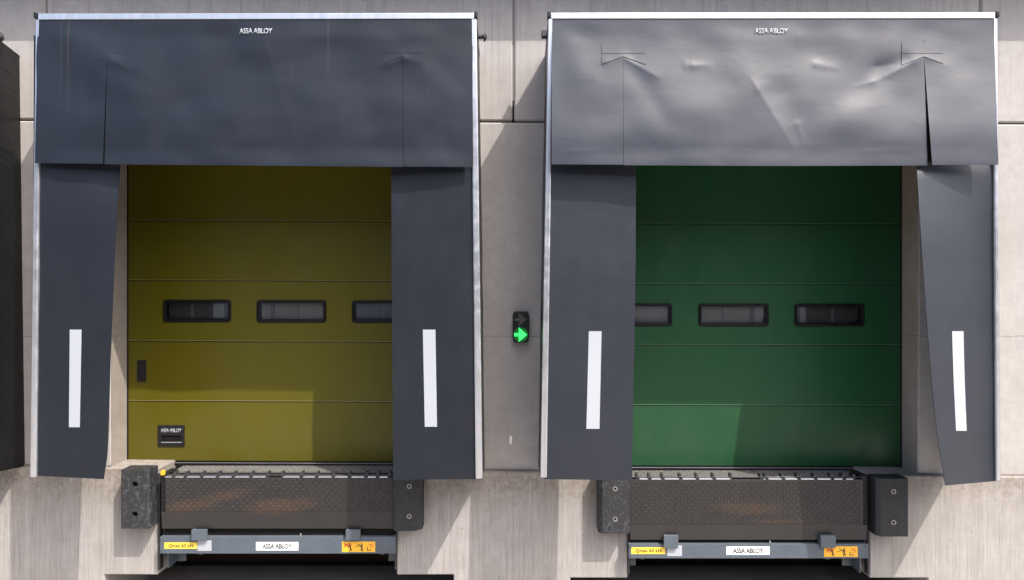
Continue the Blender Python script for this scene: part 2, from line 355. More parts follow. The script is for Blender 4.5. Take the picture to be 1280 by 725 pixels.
# the outline is a comb: build as convex-ish slabs
def slab(poly_): 
    q = MB(); q.prism(poly_, YL, 1.1); return q
edges = [(-16.2, REC[-1][0]), (REC[-1][1], REC[1][0]), (REC[1][1], 16.2)]
def pier(xa, xb, left_rec=None, right_rec=None):
    L = []
    xa2 = PIT[left_rec][1] if left_rec else xa; xb2 = PIT[right_rec][0] if right_rec else xb
    L += [(xa, -.3), (xb, -.3)]
    if right_rec: L += [(xb, REC[right_rec][2]), (xb2, REC[right_rec][2])]
    L += [(xb2, LZ(xb2)), (xa2, LZ(xa2))]
    if left_rec: L += [(xa2, REC[left_rec][2]), (xa, REC[left_rec][2])]
    q = MB(); q.prism(L, YL, 1.1); q.build('dock_wall', M['base'], bl, bevel=.008, segs=1)
pier(-16.2, REC[-1][0], None, -1); pier(REC[-1][1], REC[1][0], -1, 1); pier(REC[1][1], 16.2, 1, None)
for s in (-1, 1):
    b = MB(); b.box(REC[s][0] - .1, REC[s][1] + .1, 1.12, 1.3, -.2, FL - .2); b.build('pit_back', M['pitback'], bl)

# ------------------------------------------------------------------ doors
DOOR = {
 -1: dict(l=159, r=575, seams=[201, 276, 350.5, 426.5, 501.5, 577], m='olive', win=[(204, 289), (321, 408), (440, 526)], wy=(375, 403), slope=.0042, x0=320),
  1: dict(l=708, r=1127, seams=[203, 279.5, 355, 431, 506.5, 583], m='green', win=[(753, 840), (873, 960.5), (992.5, 1080)], wy=(379.5, 408), slope=.002, x0=950)}
def build_door(s, label):
    c = DOOR[s]; t = thing('sectional_door', label, 'dock door', (X((c['l'] + c['r']) / 2, YD), YD, Z(c['seams'][-1], YD)), 'sectional doors of the docks')
    xl, xr = X(c['l'] - 4, YD), X(c['r'] + 4, YD)
    zz = lambda py, x: Z(py + (x * F / (D + YD) + 640 - c['x0']) * c['slope'], YD)
    wy0, wy1 = c['wy']
    for i, (a, b_) in enumerate(zip(c['seams'], c['seams'][1:])):
        q = MB(); gp = .0008
        if a < wy0 < b_:
            # panel with three cut-outs: strips between
            z0, z1 = zz(wy1, 0), zz(wy0, 0)
            za = lambda x: zz(b_, x) + gp; zb = lambda x: zz(a, x) - gp
            xs = [xl] + [X(p, YD) for w_ in c['win'] for p in w_] + [xr]
            import itertools
            vs_, fs = [], []
            def V(x, z, y): vs_.append((x, y, z)); return len(vs_) - 1
            rows = [za, lambda x: zz(wy1 - 3, x), lambda x: zz(wy0 + 3, x), zb]
            xs = [xl]
            for w_ in c['win']: xs += [X(w_[0] + 3, YD), X(w_[1] - 3, YD)]
            xs.append(xr)
            idx = [[V(x, r(x), YD) for x in xs] for r in rows]; idy = [[V(x, r(x), YD + .04) for x in xs] for r in rows]
            nx = len(xs)
            for r in range(3):
                for k in range(nx - 1):
                    if r == 1 and k % 2 == 1:
                        fs += [(idx[1][k], idy[1][k], idy[1][k + 1], idx[1][k + 1]), (idx[2][k], idx[2][k + 1], idy[2][k + 1], idy[2][k]), (idx[1][k], idx[2][k], idy[2][k], idy[1][k]), (idx[1][k + 1], idy[1][k + 1], idy[2][k + 1], idx[2][k + 1])]
                        continue
                    fs.append((idx[r][k], idx[r][k + 1], idx[r + 1][k + 1], idx[r + 1][k])); fs.append((idy[r][k], idy[r + 1][k], idy[r + 1][k + 1], idy[r][k + 1]))
            for k in range(nx - 1):
                fs.append((idx[0][k], idy[0][k], idy[0][k + 1], idx[0][k + 1])); fs.append((idx[3][k], idx[3][k + 1], idy[3][k + 1], idy[3][k]))
            for r in range(3):
                fs.append((idx[r][0], idx[r + 1][0], idy[r + 1][0], idy[r][0])); fs.append((idx[r][-1], idy[r][-1], idy[r + 1][-1], idx[r + 1][-1]))
            q.add(vs_, fs); q.build('door_panel', M[c['m']], t, bevel=.009)
        else:
            q.hexa([(xl, YD, zz(b_, xl) + gp), (xr, YD, zz(b_, xr) + gp), (xr, YD, zz(a, xr) - gp), (xl, YD, zz(a, xl) - gp),
                    (xl, YD + .04, zz(b_, xl) + gp), (xr, YD + .04, zz(b_, xr) + gp), (xr, YD + .04, zz(a, xr) - gp), (xl, YD + .04, zz(a, xl) - gp)])
            q.build('door_panel', M[c['m']], t, bevel=.009)
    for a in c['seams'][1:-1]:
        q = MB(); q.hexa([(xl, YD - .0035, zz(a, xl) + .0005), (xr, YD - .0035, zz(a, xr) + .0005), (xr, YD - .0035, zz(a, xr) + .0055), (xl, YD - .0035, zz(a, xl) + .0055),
                          (xl, YD + .004, zz(a, xl) - .0002), (xr, YD + .004, zz(a, xr) - .0002), (xr, YD + .004, zz(a, xr) + .0065), (xl, YD + .004, zz(a, xl) + .0065)]); q.build('seam_highlight', M[c['m'] + '_seam'], t)  # light strip painted in as the seam highlight
        q = MB(); q.hexa([(xl, YD - .001, zz(a, xl) - .0075), (xr, YD - .001, zz(a, xr) - .0075), (xr, YD - .001, zz(a, xr) - .0005), (xl, YD - .001, zz(a, xl) - .0005),
                          (xl, YD + .004, zz(a, xl) - .0075), (xr, YD + .004, zz(a, xr) - .0075), (xr, YD + .004, zz(a, xr) - .0005), (xl, YD + .004, zz(a, xl) - .0005)]); q.build('seam_groove', M['void'], t)
    # thin pressed line just under each seam
    q = MB(); z0 = c['seams'][0]; q.box(xl, xr, YD + .042, YD + .046, Z(c['seams'][-1], YD), Z(z0, YD)); 
    # backing only between window band edges so windows stay open
    q = MB(); zt, zb_ = zz(wy0 - 8, 0), zz(wy1 + 8, 0)
    q.box(xl, xr, YD + .042, YD + .05, zt, Z(z0, YD)); q.box(xl, xr, YD + .042, YD + .05, Z(c['seams'][-1], YD), zb_); q.build('door_backing', M['black'], t)
    # bottom rubber seal
    q = MB(); za = zz(c['seams'][-1], xl); zb_ = zz(c['seams'][-1], xr)
    q.hexa([(xl, YD - .012, za - .030), (xr, YD - .012, zb_ - .030), (xr, YD - .012, zb_ - .003), (xl, YD - .012, za - .003), (xl, YD + .04, za - .030), (xr, YD + .04, zb_ - .030), (xr, YD + .04, zb_ - .003), (xl, YD + .04, za - .003)])
    q.build('bottom_seal', M['black'], t, bevel=.005)
    q = MB(); q.hexa([(xl, YD - .016, za - .012), (xr, YD - .016, zb_ - .012), (xr, YD - .016, zb_ - .007), (xl, YD - .016, za - .007), (xl, YD - .0125, za - .012), (xr, YD - .0125, zb_ - .012), (xr, YD - .0125, zb_ - .007), (xl, YD - .0125, za - .007)])
    q.build('seal_rail', M['alu'], t)
    # side guides
    for sx in (-1, 1):
        x = X(c['l'], YD) if sx < 0 else X(c['r'], YD)
        q = MB(); q.box(x - .004 if sx < 0 else x - .012, x + .012 if sx < 0 else x + .004, YD - .012, YD - .001, Z(c['seams'][-1] + 3, YD), Z(c['seams'][0], YD)); q.build('edge_seal', M['black'], t)
    for wi, (a, b_) in enumerate(c['win']):
        x0, x1 = X(a, YD), X(b_, YD); xm = (x0 + x1) / 2; z1, z0 = zz(wy0, xm), zz(wy1, xm)
        outer = rrect(x0, x1, z0, z1, .028); inner = rrect(x0 + .027, x1 - .027, z0 + .027, z1 - .027, .012); mid = rrect(x0 + .012, x1 - .012, z0 + .012, z1 - .012, .02)
        n = len(outer); q = MB()
        loops = [(outer, YD - .001), (outer, YD - .008), (mid, YD - .014), (inner, YD - .010), (inner, YD + .055)]
        v = []; f = []
        for L, y in loops: v += [(x, y, z) for x, z in L]
        for k in range(len(loops) - 1):
            for i in range(n): f.append((k * n + i, k * n + (i + 1) % n, (k + 1) * n + (i + 1) % n, (k + 1) * n + i))
        q.add(v, f); wf = q.build('window', M['gasket'], t)
        q = MB(); q.prism(rrect(x0 + .029, x1 - .029, z0 + .029, z1 - .029, .01), YD + .006, YD + .009); q.build('pane', M['glass'], wf)
        q = MB()
        q.prism(rrect(x0 + .029, x1 - .029, z0 + .029, z1 - .029, .01), YD + .046, YD + .049); q.build('reflection_pane', M['inner2'] if (s, wi) in ((-1, 1), (1, 1), (1, 0)) else M['inner'], wf)  # tinted sheet added behind the glass in place of reflections
        bars = {(-1, 0): [(.36, .42, 0), (.74, .92, 1)], (-1, 1): [(.14, .2, 0), (.585, .592, 0)], (-1, 2): [(.44, .45, 0)], (1, 0): [(.40, .41, 0), (.02, .03, 0)], (1, 1): [(.34, .35, 0), (.80, .86, 0)], (1, 2): [(.06, .16, 1), (.56, .61, 0)]}[(s, wi)]
        ia, ib = x0 + .036, x1 - .036
        for (u0, u1, br) in bars:
            q = MB(); q.box(ia + (ib - ia) * u0, ia + (ib - ia) * u1, YD + .035, YD + .042, z0 + .036, z1 - .036); q.build('reflection_bar', M['pale_grey'] if br else M['greyink'], wf)  # pale bar added as a reflected shape
    return t
dl = build_door(-1, 'olive yellow sectional door with a latch and a branded pull handle')
dl['label'] = 'olive yellow sectional overhead door with three slot windows and a recessed pull handle'
dr = build_door(1, 'dark green sectional overhead door with three slot windows')
q = MB(); q.prism(rrect(X(171.5, YD), X(183, YD), Z(477, YD), Z(450, YD), .008), YD - .006, YD - .001); h = q.build('latch_plate', M['black'], dl, bevel=.002)
q = MB(); q.prism(rrect(X(174, YD), X(180.5, YD), Z(473, YD), Z(454, YD), .006), YD - .011, YD - .006); q.build('latch_slide', M['black'], h, bevel=.002)
# pull handle: plate with a cut slot
xa, xb, za, zb = X(198, YD), X(231, YD), Z(557.5, YD), Z(531.5, YD); sa, sb, sc, sd = X(202, YD), X(227.5, YD), Z(553, YD), Z(544, YD)
q = MB()
for bx in ((xa, xb, sd, zb), (xa, xb, za, sc), (xa, sa, sc, sd), (sb, xb, sc, sd)): q.box(bx[0], bx[1], YD - .010, YD - .001, bx[2], bx[3])
ph = q.build('pull_handle', M['black'], dl)
q = MB(); q.box(sa, sb, YD - .0008, YD - .0004, sc, sd); q.build('hand_recess', M['void'], ph)
q = MB(); q.box(sa, sb, YD - .0102, YD - .008, sc, sc + .006); q.build('grip_edge', M['greyink'], ph)
lettering('ASSA ABLOY', X(201.5, YD), X(227.5, YD), Z(537.8, YD), YD - .0112, .034, M['white'], ph, .012, .86)

# ------------------------------------------------------------------ shelters
def ridge(px, py, r):
    x0, y0, x1, y1, wd, amp = r
    dx, dy = x1 - x0, y1 - y0; L2 = dx * dx + dy * dy; t = max(0, min(1, ((px - x0) * dx + (py - y0) * dy) / L2))
    d2 = (px - x0 - t * dx) ** 2 + (py - y0 - t * dy) ** 2
    if wd < 0:      # sharp crease: cusped crest
        return amp * math.exp(-math.sqrt(d2) / -wd) * (1 - .7 * t) * min(1, 4 * t + .3)
    return amp * math.exp(-d2 / (wd * wd)) * (1 - .55 * t)
SH = {
 -1: dict(top=(44.5, 17, 595.5, 16), bot=(37.5, 596.5, 603, 598.5), bar=(4.5, 7, 6, 8), headL=(48, 43.5), headR=(591, 590), hb=(204.5, 207, 209.5), slits=[(134, 76, 129.5, 2.0), (503, 72, 504.5, .15)],
          patch=[(113, 158), (477, 529)], py0=53, logo=(299, 340.5, 39), seed=1.3, hy=-.695, amp=.010,
          ridges=[(503, 72, 528, 82, -4, .006), (478, 82, 503, 72, -4, .006), (134, 72, 160, 86, -5, .006), (52, 30, 46, 120, -8, .008), (330, 50, 372, 190, -26, .008), (60, 30, 160, 110, 22, .010), (134, 72, 185, 92, 9, .006), (150, 95, 300, 190, 40, .014), (503, 72, 478, 84, 6, .005), (520, 75, 575, 130, 18, .007), (330, 60, 420, 150, 30, .009), (240, 120, 330, 70, 26, -.008), (420, 60, 480, 190, 24, -.006)],
          mh='head_left', mf='flap'),
  1: dict(top=(685.5, 16, 1247, 15.5), bot=(675.5, 597, 1251, 601), bar=(5, 7.5, 5, 5.5), headL=(690, 689.5), headR=(1242, 1248), hb=(206, 207.5, 206.5), slits=[(779, 72, 779.5, .2), (1155, 72, 1162.5, 5.5)],
          patch=[(752, 807), (1127, 1179)], py0=53.5, logo=(944.5, 986, 39), seed=8.1, hy=-.755, amp=.0075,
          ridges=[(779, 72, 822, 96, -7, .016), (1154, 71, 1096, 101, -8, .018), (1096, 101, 1070, 108, -6, .010), (1090, 84, 1120, 79, -7, -.010), (938, 96, 992, 184, -11, .016), (995, 150, 1004, 178, -6, .008), (1155, 71, 1182, 82, -5, .009), (752, 79, 779, 72, -4, .008), (862, 82, 884, 81, -5, .007), (700, 190, 770, 186, -8, .006), (1070, 190, 1150, 186, -9, .006), (779, 72, 818, 94, 9, .003), (790, 80, 830, 150, 14, -.012), (1130, 74, 1090, 88, 9, -.009), (1098, 96, 1040, 128, 20, -.018), (930, 95, 985, 180, 24, .012), (975, 120, 1010, 190, 22, -.014),
                  (1020, 80, 1045, 85, 5, .006), (860, 82, 885, 82, 6, .005), (700, 40, 740, 110, 22, .014), (820, 150, 930, 130, 26, .012), (1060, 150, 1130, 170, 24, .012), (1000, 45, 1110, 52, 14, .008), (1180, 90, 1230, 150, 25, .010)],
          mh='head_right', mf='flap_right')}
def lerp(a, b, t): return a + (b - a) * t
def sstep(t): t = max(0, min(1, t)); return t * t * (3 - 2 * t)
def build_shelter(s, dx, label):
    c = SH[s]; t = thing('dock_shelter', label, 'dock shelter', (X((c['top'][0] + c['top'][2]) / 2, YF) + dx, 0, Z(598, YF)), 'dock shelters on the wall')
    off = Vector((dx, 0, 0))
    def PP(px, py, y): return P(px, py, y) + off
    tx0, ty0, tx1, ty1 = c['top']; bx0, by0, bx1, by1 = c['bot']; wl0, wl1, wr0, wr1 = c['bar']
    # ---- frame (aluminium profile)
    q = MB()   # top bar
    q.hexa([PP(tx0 + 3, ty0 + 7.5, YF - .012), PP(tx1 - 3, ty1 + 7.5, YF - .012), PP(tx1 - 3, ty1, YF - .012), PP(tx0 + 3, ty0, YF - .012), PP(tx0 + 3, ty0 + 6.5, YF + .05), PP(tx1 - 3, ty1 + 6.5, YF + .05), PP(tx1 - 3, ty1, YF + .05), PP(tx0 + 3, ty0, YF + .05)])
    q.build('top_rail', M['alu'], t, bevel=.005)
    for (x, y) in ((tx0, ty0), (tx1, ty1)):
        q = MB(); q.box(X(x - 1.2, YF) + dx if x == tx0 else X(x - 2.5, YF) + dx, X(x + 2.5, YF) + dx if x == tx0 else X(x + 1.2, YF) + dx, YF - .016, YF + .052, Z(y + 6.3, YF), Z(y - .8, YF)); q.build('corner_cap', M['black'], t, bevel=.004)
    def bar(xa, ya, xb, yb, wa, wb, sgn):
        q = MB()
        f0 = [PP(xa, ya, YF - .006), PP(xa + sgn * wa, ya, YF - .006), PP(xb + sgn * wb, yb, YF - .006), PP(xb, yb, YF - .006)]
        q.hexa(f0 + [v + Vector((0, .05, 0)) for v in f0]); o = q.build('side_rail', M['alu'], t, bevel=.006)
        f1 = [v + Vector((0, -.004, 0)) for v in (lerp(f0[0], f0[1], .62), lerp(f0[0], f0[1], .80), lerp(f0[3], f0[2], .80), lerp(f0[3], f0[2], .62))]
        q = MB(); q.hexa(f1 + [v + Vector((0, .0035, 0)) for v in f1]); q.build('rail_lip', M['alu'], o)
    bar(tx0, ty0 + 7, bx0, by0, wl0 + 1, wl1 + .5, 1); bar(tx1, ty1 + 7, bx1, by1, wr0 + 1, wr1 + .5, -1)
    # ---- side panels back to the wall
    rt = CZ + 2.035; rb = CZ - 1.53
    for k, (xa, ya, xb, yb) in enumerate(((tx0, ty0, bx0, by0), (tx1, ty1, bx1, by1))):
        sg = -1 if k == 0 else 1; q = MB(); nu, nv = 14, 44; v = []
        fa, fb = PP(xa, ya, YF + .012), PP(xb, yb, YF + .012)
        for i in range(nv + 1):
            for j in range(nu + 1):
                u, w_ = j / nu, i / nv
                p = lerp(fa, fb, w_); x = p.x + sg * .0; z = lerp(p.z, lerp(rt, rb, w_), u); y = lerp(YF + .012, -.002, u)
                bulge = math.sin(math.pi * u) * math.sin(math.pi * min(1, w_ * 1.02)) * .02
                xw = sg * (-.006 + bulge * .6 + .006 * noise.noise(Vector((u * 2, w_ * 14, k * 5 + s)))* math.sin(math.pi * u))
                v.append((x + xw, y, z))
        q.add(v, [(i * (nu + 1) + j, i * (nu + 1) + j + 1, (i + 1) * (nu + 1) + j + 1, (i + 1) * (nu + 1) + j) for i in range(nv) for j in range(nu)])
        q.build('side_panel', M['side'], t, smooth=True, solid=.004)
        # folding arm bracket sticking out
        if k == 1 and s < 0:
            q = MB(); pc = PP(604.5 if s < 0 else 1256, 46, -.30); q.cyl(pc + Vector((-.05, 0, 0)), pc + Vector((.0, 0, 0)), .018, 14); q.cyl(pc, pc + Vector((.012, 0, 0)), .040, 18, .036); q.cyl(pc + Vector((.012, 0, 0)), pc + Vector((.028, 0, 0)), .036, 18, .014)
            q.build('arm_knob', M['dark_steel'], t, smooth=False, bevel=.003)
        elif k == 0 and s > 0:
            q = MB(); pc = PP(680 if s > 0 else 34, 43, -.30); q.box(pc.x - .022, pc.x + .05, pc.y - .03, pc.y + .03, pc.z - .028, pc.z + .028); q.build('arm_bracket', M['dark_steel'], t, bevel=.005)
    # ---- roof panel
    q = MB(); a, b_ = PP(tx0, ty0 + 1, YF + .05), PP(tx1, ty1 + 1, YF + .05)
    q.hexa([a + Vector((0, 0, -.006)), b_ + Vector((0, 0, -.006)), b_, a, Vector((a.x, -.002, rt - .006)), Vector((b_.x, -.002, rt - .006)), Vector((b_.x, -.002, rt)), Vector((a.x, -.002, rt))]); q.build('roof_panel', M['side'], t)
    # ---- head curtain
    htop = 24.0; sx_ = sorted(c['slits'])
    def depth(px, py):
        v = (py - htop) / (207 - htop)
        y = lerp(YF - .006, c['hy'], sstep(v * 1.1) * .9 + .1 * v)
        un = (px - c['headL'][0]) / (c['headR'][0] - c['headL'][0])
        rel = sstep(min(un, 1 - un) * 14)
        w_ = 0
        for r in c['ridges']: w_ += ridge(px, py, r) * (.62 if s > 0 else 1)
        p3 = Vector((px * .011 + c['seed'], py * .016, 0))
        w_ += c['amp'] * (noise.noise(p3) + .3 * noise.noise(p3 * 2.1 + Vector((4, 0, 0)))) * 1.2 
        # top pleats under the rail
        w_ += .004 * math.sin(px * .085 + 2 * noise.noise(Vector((px * .01, 0, 0)))) * math.exp(-v * 6)
        # hem roll
        w_ += .010 * sstep((py - 183) / 26)
        return y - w_ * sstep(v * 7) * (0.25 + .75 * rel)
    NV = 110
    xsn = []   # normalised columns
    c0 = sx_[0]; c1 = sx_[1]
    n0, n1, n2 = 46, 200, 46
    cols = [('L', i / n0) for i in range(n0 + 1)] + [('M', i / n1) for i in range(n1 + 1)] + [('R', i / n2) for i in range(n2 + 1)]
    v = []; 
    for i in range(NV + 1):
        w_ = i / NV
        eL = lerp(*c['headL'], w_) + (3.0 * math.exp(-((w_ - .25) / .15) ** 2) * (-.5) if s < 0 else 0); eR = lerp(*c['headR'], w_)
        for kind, u in cols:
            pyb = c['hb']
            def sl_(cs, side):
                pyc = lerp(htop, 207, w_); tt = max(0, (pyc - cs[1]) / (207 - cs[1])); xx = cs[0] + (cs[2] - cs[0]) * tt
                return xx + side * (cs[3] * .5 * tt + (.12 if pyc > cs[1] else 0.0))
            if kind == 'L': px = lerp(eL, sl_(c0, -1), u)
            elif kind == 'M': px = lerp(sl_(c0, 1), sl_(c1, -1), u)
            else: px = lerp(sl_(c1, 1), eR, u)
            un = (px - eL) / (eR - eL); bot = lerp(pyb[0], pyb[1], min(1, un * 2)) if un < .5 else lerp(pyb[1], pyb[2], un * 2 - 1)
            if kind != 'M': bot -= .6
            py = lerp(htop, bot, w_); y = depth(px, py)
            if kind == 'R' and s > 0: y -= .026 * sstep((py - 72) / 135)
            if kind == 'L' and s < 0: y += .008 * sstep((py - 80) / 120)
            v.append(PP(px, py, y))
    nc = len(cols); fs = []
    for i in range(NV):
        for j in range(nc - 1):
            if j in (n0, n0 + n1 + 1):   # seam between pieces: joined above the slit only
                if lerp(htop, 207, (i + 1) / NV) > 72: continue
            fs.append((i * nc + j, i * nc + j + 1, (i + 1) * nc + j + 1, (i + 1) * nc + j))
    q = MB(); q.add(v, fs)
    me = bpy.data.meshes.new('head_curtain'); me.from_pydata([tuple(x) for x in v], [], fs); me.materials.append(M[c['mh']])
    bm = bmesh.new(); bm.from_mesh(me); bmesh.ops.remove_doubles(bm, verts=bm.verts, dist=.0004); bmesh.ops.recalc_face_normals(bm, faces=bm.faces)
    if sum(f.normal.y for f in bm.faces) > 0: bmesh.ops.reverse_faces(bm, faces=bm.faces)
    bm.to_mesh(me); bm.free()
    for p in me.polygons: p.use_smooth = True
    hc = bpy.data.objects.new('head_curtain', me); COL.objects.link(hc); hc.parent = t; hc.matrix_parent_inverse = parent_inv(t)
    k = hc.modifiers.new('thickness', 'SOLIDIFY'); k.thickness = .003; k.offset = -1
    k = hc.modifiers.new('crisp_edges', 'EDGE_SPLIT'); k.split_angle = math.radians(50)
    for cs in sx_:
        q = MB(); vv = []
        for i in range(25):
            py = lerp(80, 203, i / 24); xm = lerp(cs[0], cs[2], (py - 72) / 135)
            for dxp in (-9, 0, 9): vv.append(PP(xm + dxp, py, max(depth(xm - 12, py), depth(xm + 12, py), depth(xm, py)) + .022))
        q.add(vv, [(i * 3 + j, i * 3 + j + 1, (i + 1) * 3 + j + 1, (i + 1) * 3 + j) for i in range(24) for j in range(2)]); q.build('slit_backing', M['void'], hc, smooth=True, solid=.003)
    # reinforcement patches at the slit heads
    for (pa, pb), cs in zip(c['patch'], sx_):
        def sheet(poly_fn, nu=20, nv=6):
            vv = []; q = MB()
            for i in range(nv + 1):
                for j in range(nu + 1):
                    px, py = poly_fn(j / nu, i / nv); vv.append(PP(px, py, depth(px, py) - (.0006 if s < 0 and cs is sx_[0] else .0016 if s < 0 else .0022)))
            q.add(vv, [(i * (nu + 1) + j, i * (nu + 1) + j + 1, (i + 1) * (nu + 1) + j + 1, (i + 1) * (nu + 1) + j) for i in range(nv) for j in range(nu)])
            return q.build('slit_patch', M[c['mh']], hc, smooth=True, solid=.0006 if s < 0 and cs is sx_[0] else .0014 if s < 0 else .002)
        p0 = c['py0']; sheet(lambda u, w_: (lerp(pa, pb, u), lerp(p0, p0 + 13.2, w_)))
        sheet(lambda u, w_: (lerp(pa, pb, u), lerp(p0 + 13.8, p0 + 17 + 10 * abs(lerp(pa, pb, u) - cs[0]) / ((pb - pa) / 2), w_)))
    lettering('ASSA ABLOY', X(c['logo'][0], c['hy']*.3+YF*.7) + dx, X(c['logo'][1], c['hy']*.3+YF*.7) + dx, Z(c['logo'][2], YF - .01), 0, .043, M['white'], hc, .010, .90,
              fn=lambda x, z: depth((x - dx) * F / (D + YF - .012) + 640, 362.5 - (z - CZ) * F / (D + YF - .012)) - .0055)
    # ---- side curtains
    if s < 0:
        sides = [dict(o=[(200, 45), (596, 44.5)], i=[(200, 151), (260, 146.5), (330, 143), (450, 138), (540, 135.5), (570, 134), (599, 129.5)], b=(594.5, 599), fl=lambda w_, e: -.03 * w_ * e + .05 * math.exp(-(w_ / .12) ** 2) * e, st=[(87.3, 412), (102, 412), (99.8, 534), (86.2, 534)]),
                 dict(o=[(200, 591), (596, 596)], i=[(200, 489), (330, 489.5), (599, 491.5)], b=(599, 599.5), fl=lambda w_, e: .015 * e + .03 * math.exp(-(w_ / .14) ** 2) * e, st=[(528.6, 412), (544.3, 412), (546.3, 533.5), (531, 533.5)])]
    else:
        sides = [dict(o=[(200, 689.5), (596, 683)], i=[(200, 795), (330, 794.5), (480, 792), (600, 790)], b=(599, 600.5), fl=lambda w_, e: .025 * e, st=[(736, 414), (752, 414), (749.3, 536.5), (733, 536)]),
                 dict(o=[(200, 1242), (596, 1246.5)], i=[(200, 1145.5), (260, 1149), (330, 1153.5), (420, 1160), (480, 1165), (540, 1171), (607, 1182)], b=(601, 607), fl=lambda w_, e: -(.115 + .08 * sstep(w_ * 3.5)) * e, st=[(1190, 414), (1204.3, 414), (1208.3, 538.5), (1195, 538.5)])]
    for kk, sd in enumerate(sides):
        def inter(L, y, a=0):
            L = L if L[0][0] >= 190 and L[0][0] < 400 and a else L
            for (y0, x0), (y1, x1) in zip(L, L[1:]):
                if y <= y1: return lerp(x0, x1, (y - y0) / (y1 - y0))
            return L[-1][1]
        def dep(u, w_):
            e = sstep(u) * .4 + u * u * .6
            k_ = sstep((w_ + .01) / .08)
            return YF + .012 + (1 - k_) * .02 + k_ * sd['fl'](max(w_, -.1), e) + .007 * noise.noise(Vector((u * 1.5, w_ * 4, s * 3 + kk * 7)))
        nu, nv = 24, 80; vv = []
        for i in range(nv + 1):
            w_ = i / nv
            for j in range(nu + 1):
                u = j / nu; bt = lerp(sd['b'][0], sd['b'][1], u); w_ = -.36 + 1.36 * i / nv; py = lerp(190, bt, w_)
                xo = inter(sd['o'], py); xi = inter(sd['i'], py)
                xo += -3 if kk == 0 else 3; vv.append(PP(lerp(xo, xi, u), py, dep(u, w_)))
        q = MB(); fs = [(i * (nu + 1) + j, i * (nu + 1) + j + 1, (i + 1) * (nu + 1) + j + 1, (i + 1) * (nu + 1) + j) for i in range(nv) for j in range(nu)]
        q.add(vv, fs); me = bpy.data.meshes.new('side_curtain'); me.from_pydata([tuple(x) for x in vv], [], fs); me.materials.append(M[c['mf']])
        bm = bmesh.new(); bm.from_mesh(me)
        if sum(f.normal.y for f in bm.faces) == 0: bm.normal_update()
        bm.normal_update()
        if sum(f.normal.y for f in bm.faces) > 0: bmesh.ops.reverse_faces(bm, faces=bm.faces)
        bm.to_mesh(me); bm.free()
        for p in me.polygons: p.use_smooth = True
        sc = bpy.data.objects.new('side_curtain', me); COL.objects.link(sc); sc.parent = t; sc.matrix_parent_inverse = parent_inv(t)
        k = sc.modifiers.new('thickness', 'SOLIDIFY'); k.thickness = .004; k.offset = -1
        k = sc.modifiers.new('crisp_edges', 'EDGE_SPLIT'); k.split_angle = math.radians(50)
        # reflective stripe following the sheet
        vv = []; st = sd['st']; m_, n_ = 4, 24
        for i in range(n_ + 1):
            for j in range(m_ + 1):
                a, b2 = i / n_, j / m_; px = lerp(lerp(st[0][0], st[3][0], a), lerp(st[1][0], st[2][0], a), b2); py = lerp(st[0][1], st[3][1], a)
                if s > 0 and kk == 1: px -= 0.5 * math.sin(math.pi * a)
                xo, xi = inter(sd['o'], py) + (-3 if kk == 0 else 3), inter(sd['i'], py); u = (px - xo) / (xi - xo); w_ = (py - 190) / (lerp(sd['b'][0], sd['b'][1], u) - 190)
                vv.append(PP(px, py, dep(u, w_) - .0025))
        q = MB(); q.add(vv, [(i * (m_ + 1) + j, i * (m_ + 1) + j + 1, (i + 1) * (m_ + 1) + j + 1, (i + 1) * (m_ + 1) + j) for i in range(n_) for j in range(m_)])
        q.build('marking_stripe', M['white'], sc, solid=.0008)
    return t
build_shelter(-1, 0, 'black dock shelter framing the olive yellow door, its sheet smooth and rust streaked')
build_shelter(1, 0, 'grey black dock shelter framing the dark green door, its top sheet creased and split open')
build_shelter(-1, -4.0, 'black dock shelter cut off by the left edge of the photo')

# ------------------------------------------------------------------ levellers
LV = {-1: dict(l=200.5, r=494, top=(588, 590.5), lt=597, lb=661, lk=640, bt=671, bb=692, slope=.004, br=[(241, 260), (433, 451)], blab=(205.5, 246.5), wl=(247, 264.5), nl=(320, 373), ol=(427.5, 469), m='lip_left', ky=199),
       1: dict(l=786.5, r=1085, top=(593, 596), lt=599.5, lb=675, lk=656, bt=680, bb=698, slope=-.0, br=[(829, 847), (1024, 1043)], blab=(789, 831.5), wl=(834, 852.5), nl=(908, 962), ol=(1030, 1072), m='lip_right', ky=None)}
def lozenges(q, pos, u, v, nrm, w_, h_, pitch=.028, skip=None):
    # raised diamond tread, alternate directions
    nx = int(w_ / pitch); nz = int(h_ / pitch)
    for i in range(nx):
        for j in range(nz):
            cx, cz = (i + .5) * pitch, (j + .5) * pitch
            sg = 1 if (i + j) % 2 == 0 else -1
            a = Vector((1, sg, 0)).normalized() * pitch * .56; b_ = Vector((-sg, 1, 0)).normalized() * .0045
            def W3(k, hh): return pos + u * (cx + k.x) + v * (cz + k.y) + nrm * hh
            base = [W3(a, 0), W3(b_, 0), W3(-a, 0), W3(-b_, 0)]; top = [W3(a * .7, .004), W3(b_ * .5, .004), W3(-a * .7, .004), W3(-b_ * .5, .004)]
            q.add(base + top, [(4, 5, 6, 7), (0, 1, 5, 4), (1, 2, 6, 5), (2, 3, 7, 6), (3, 0, 4, 7)])
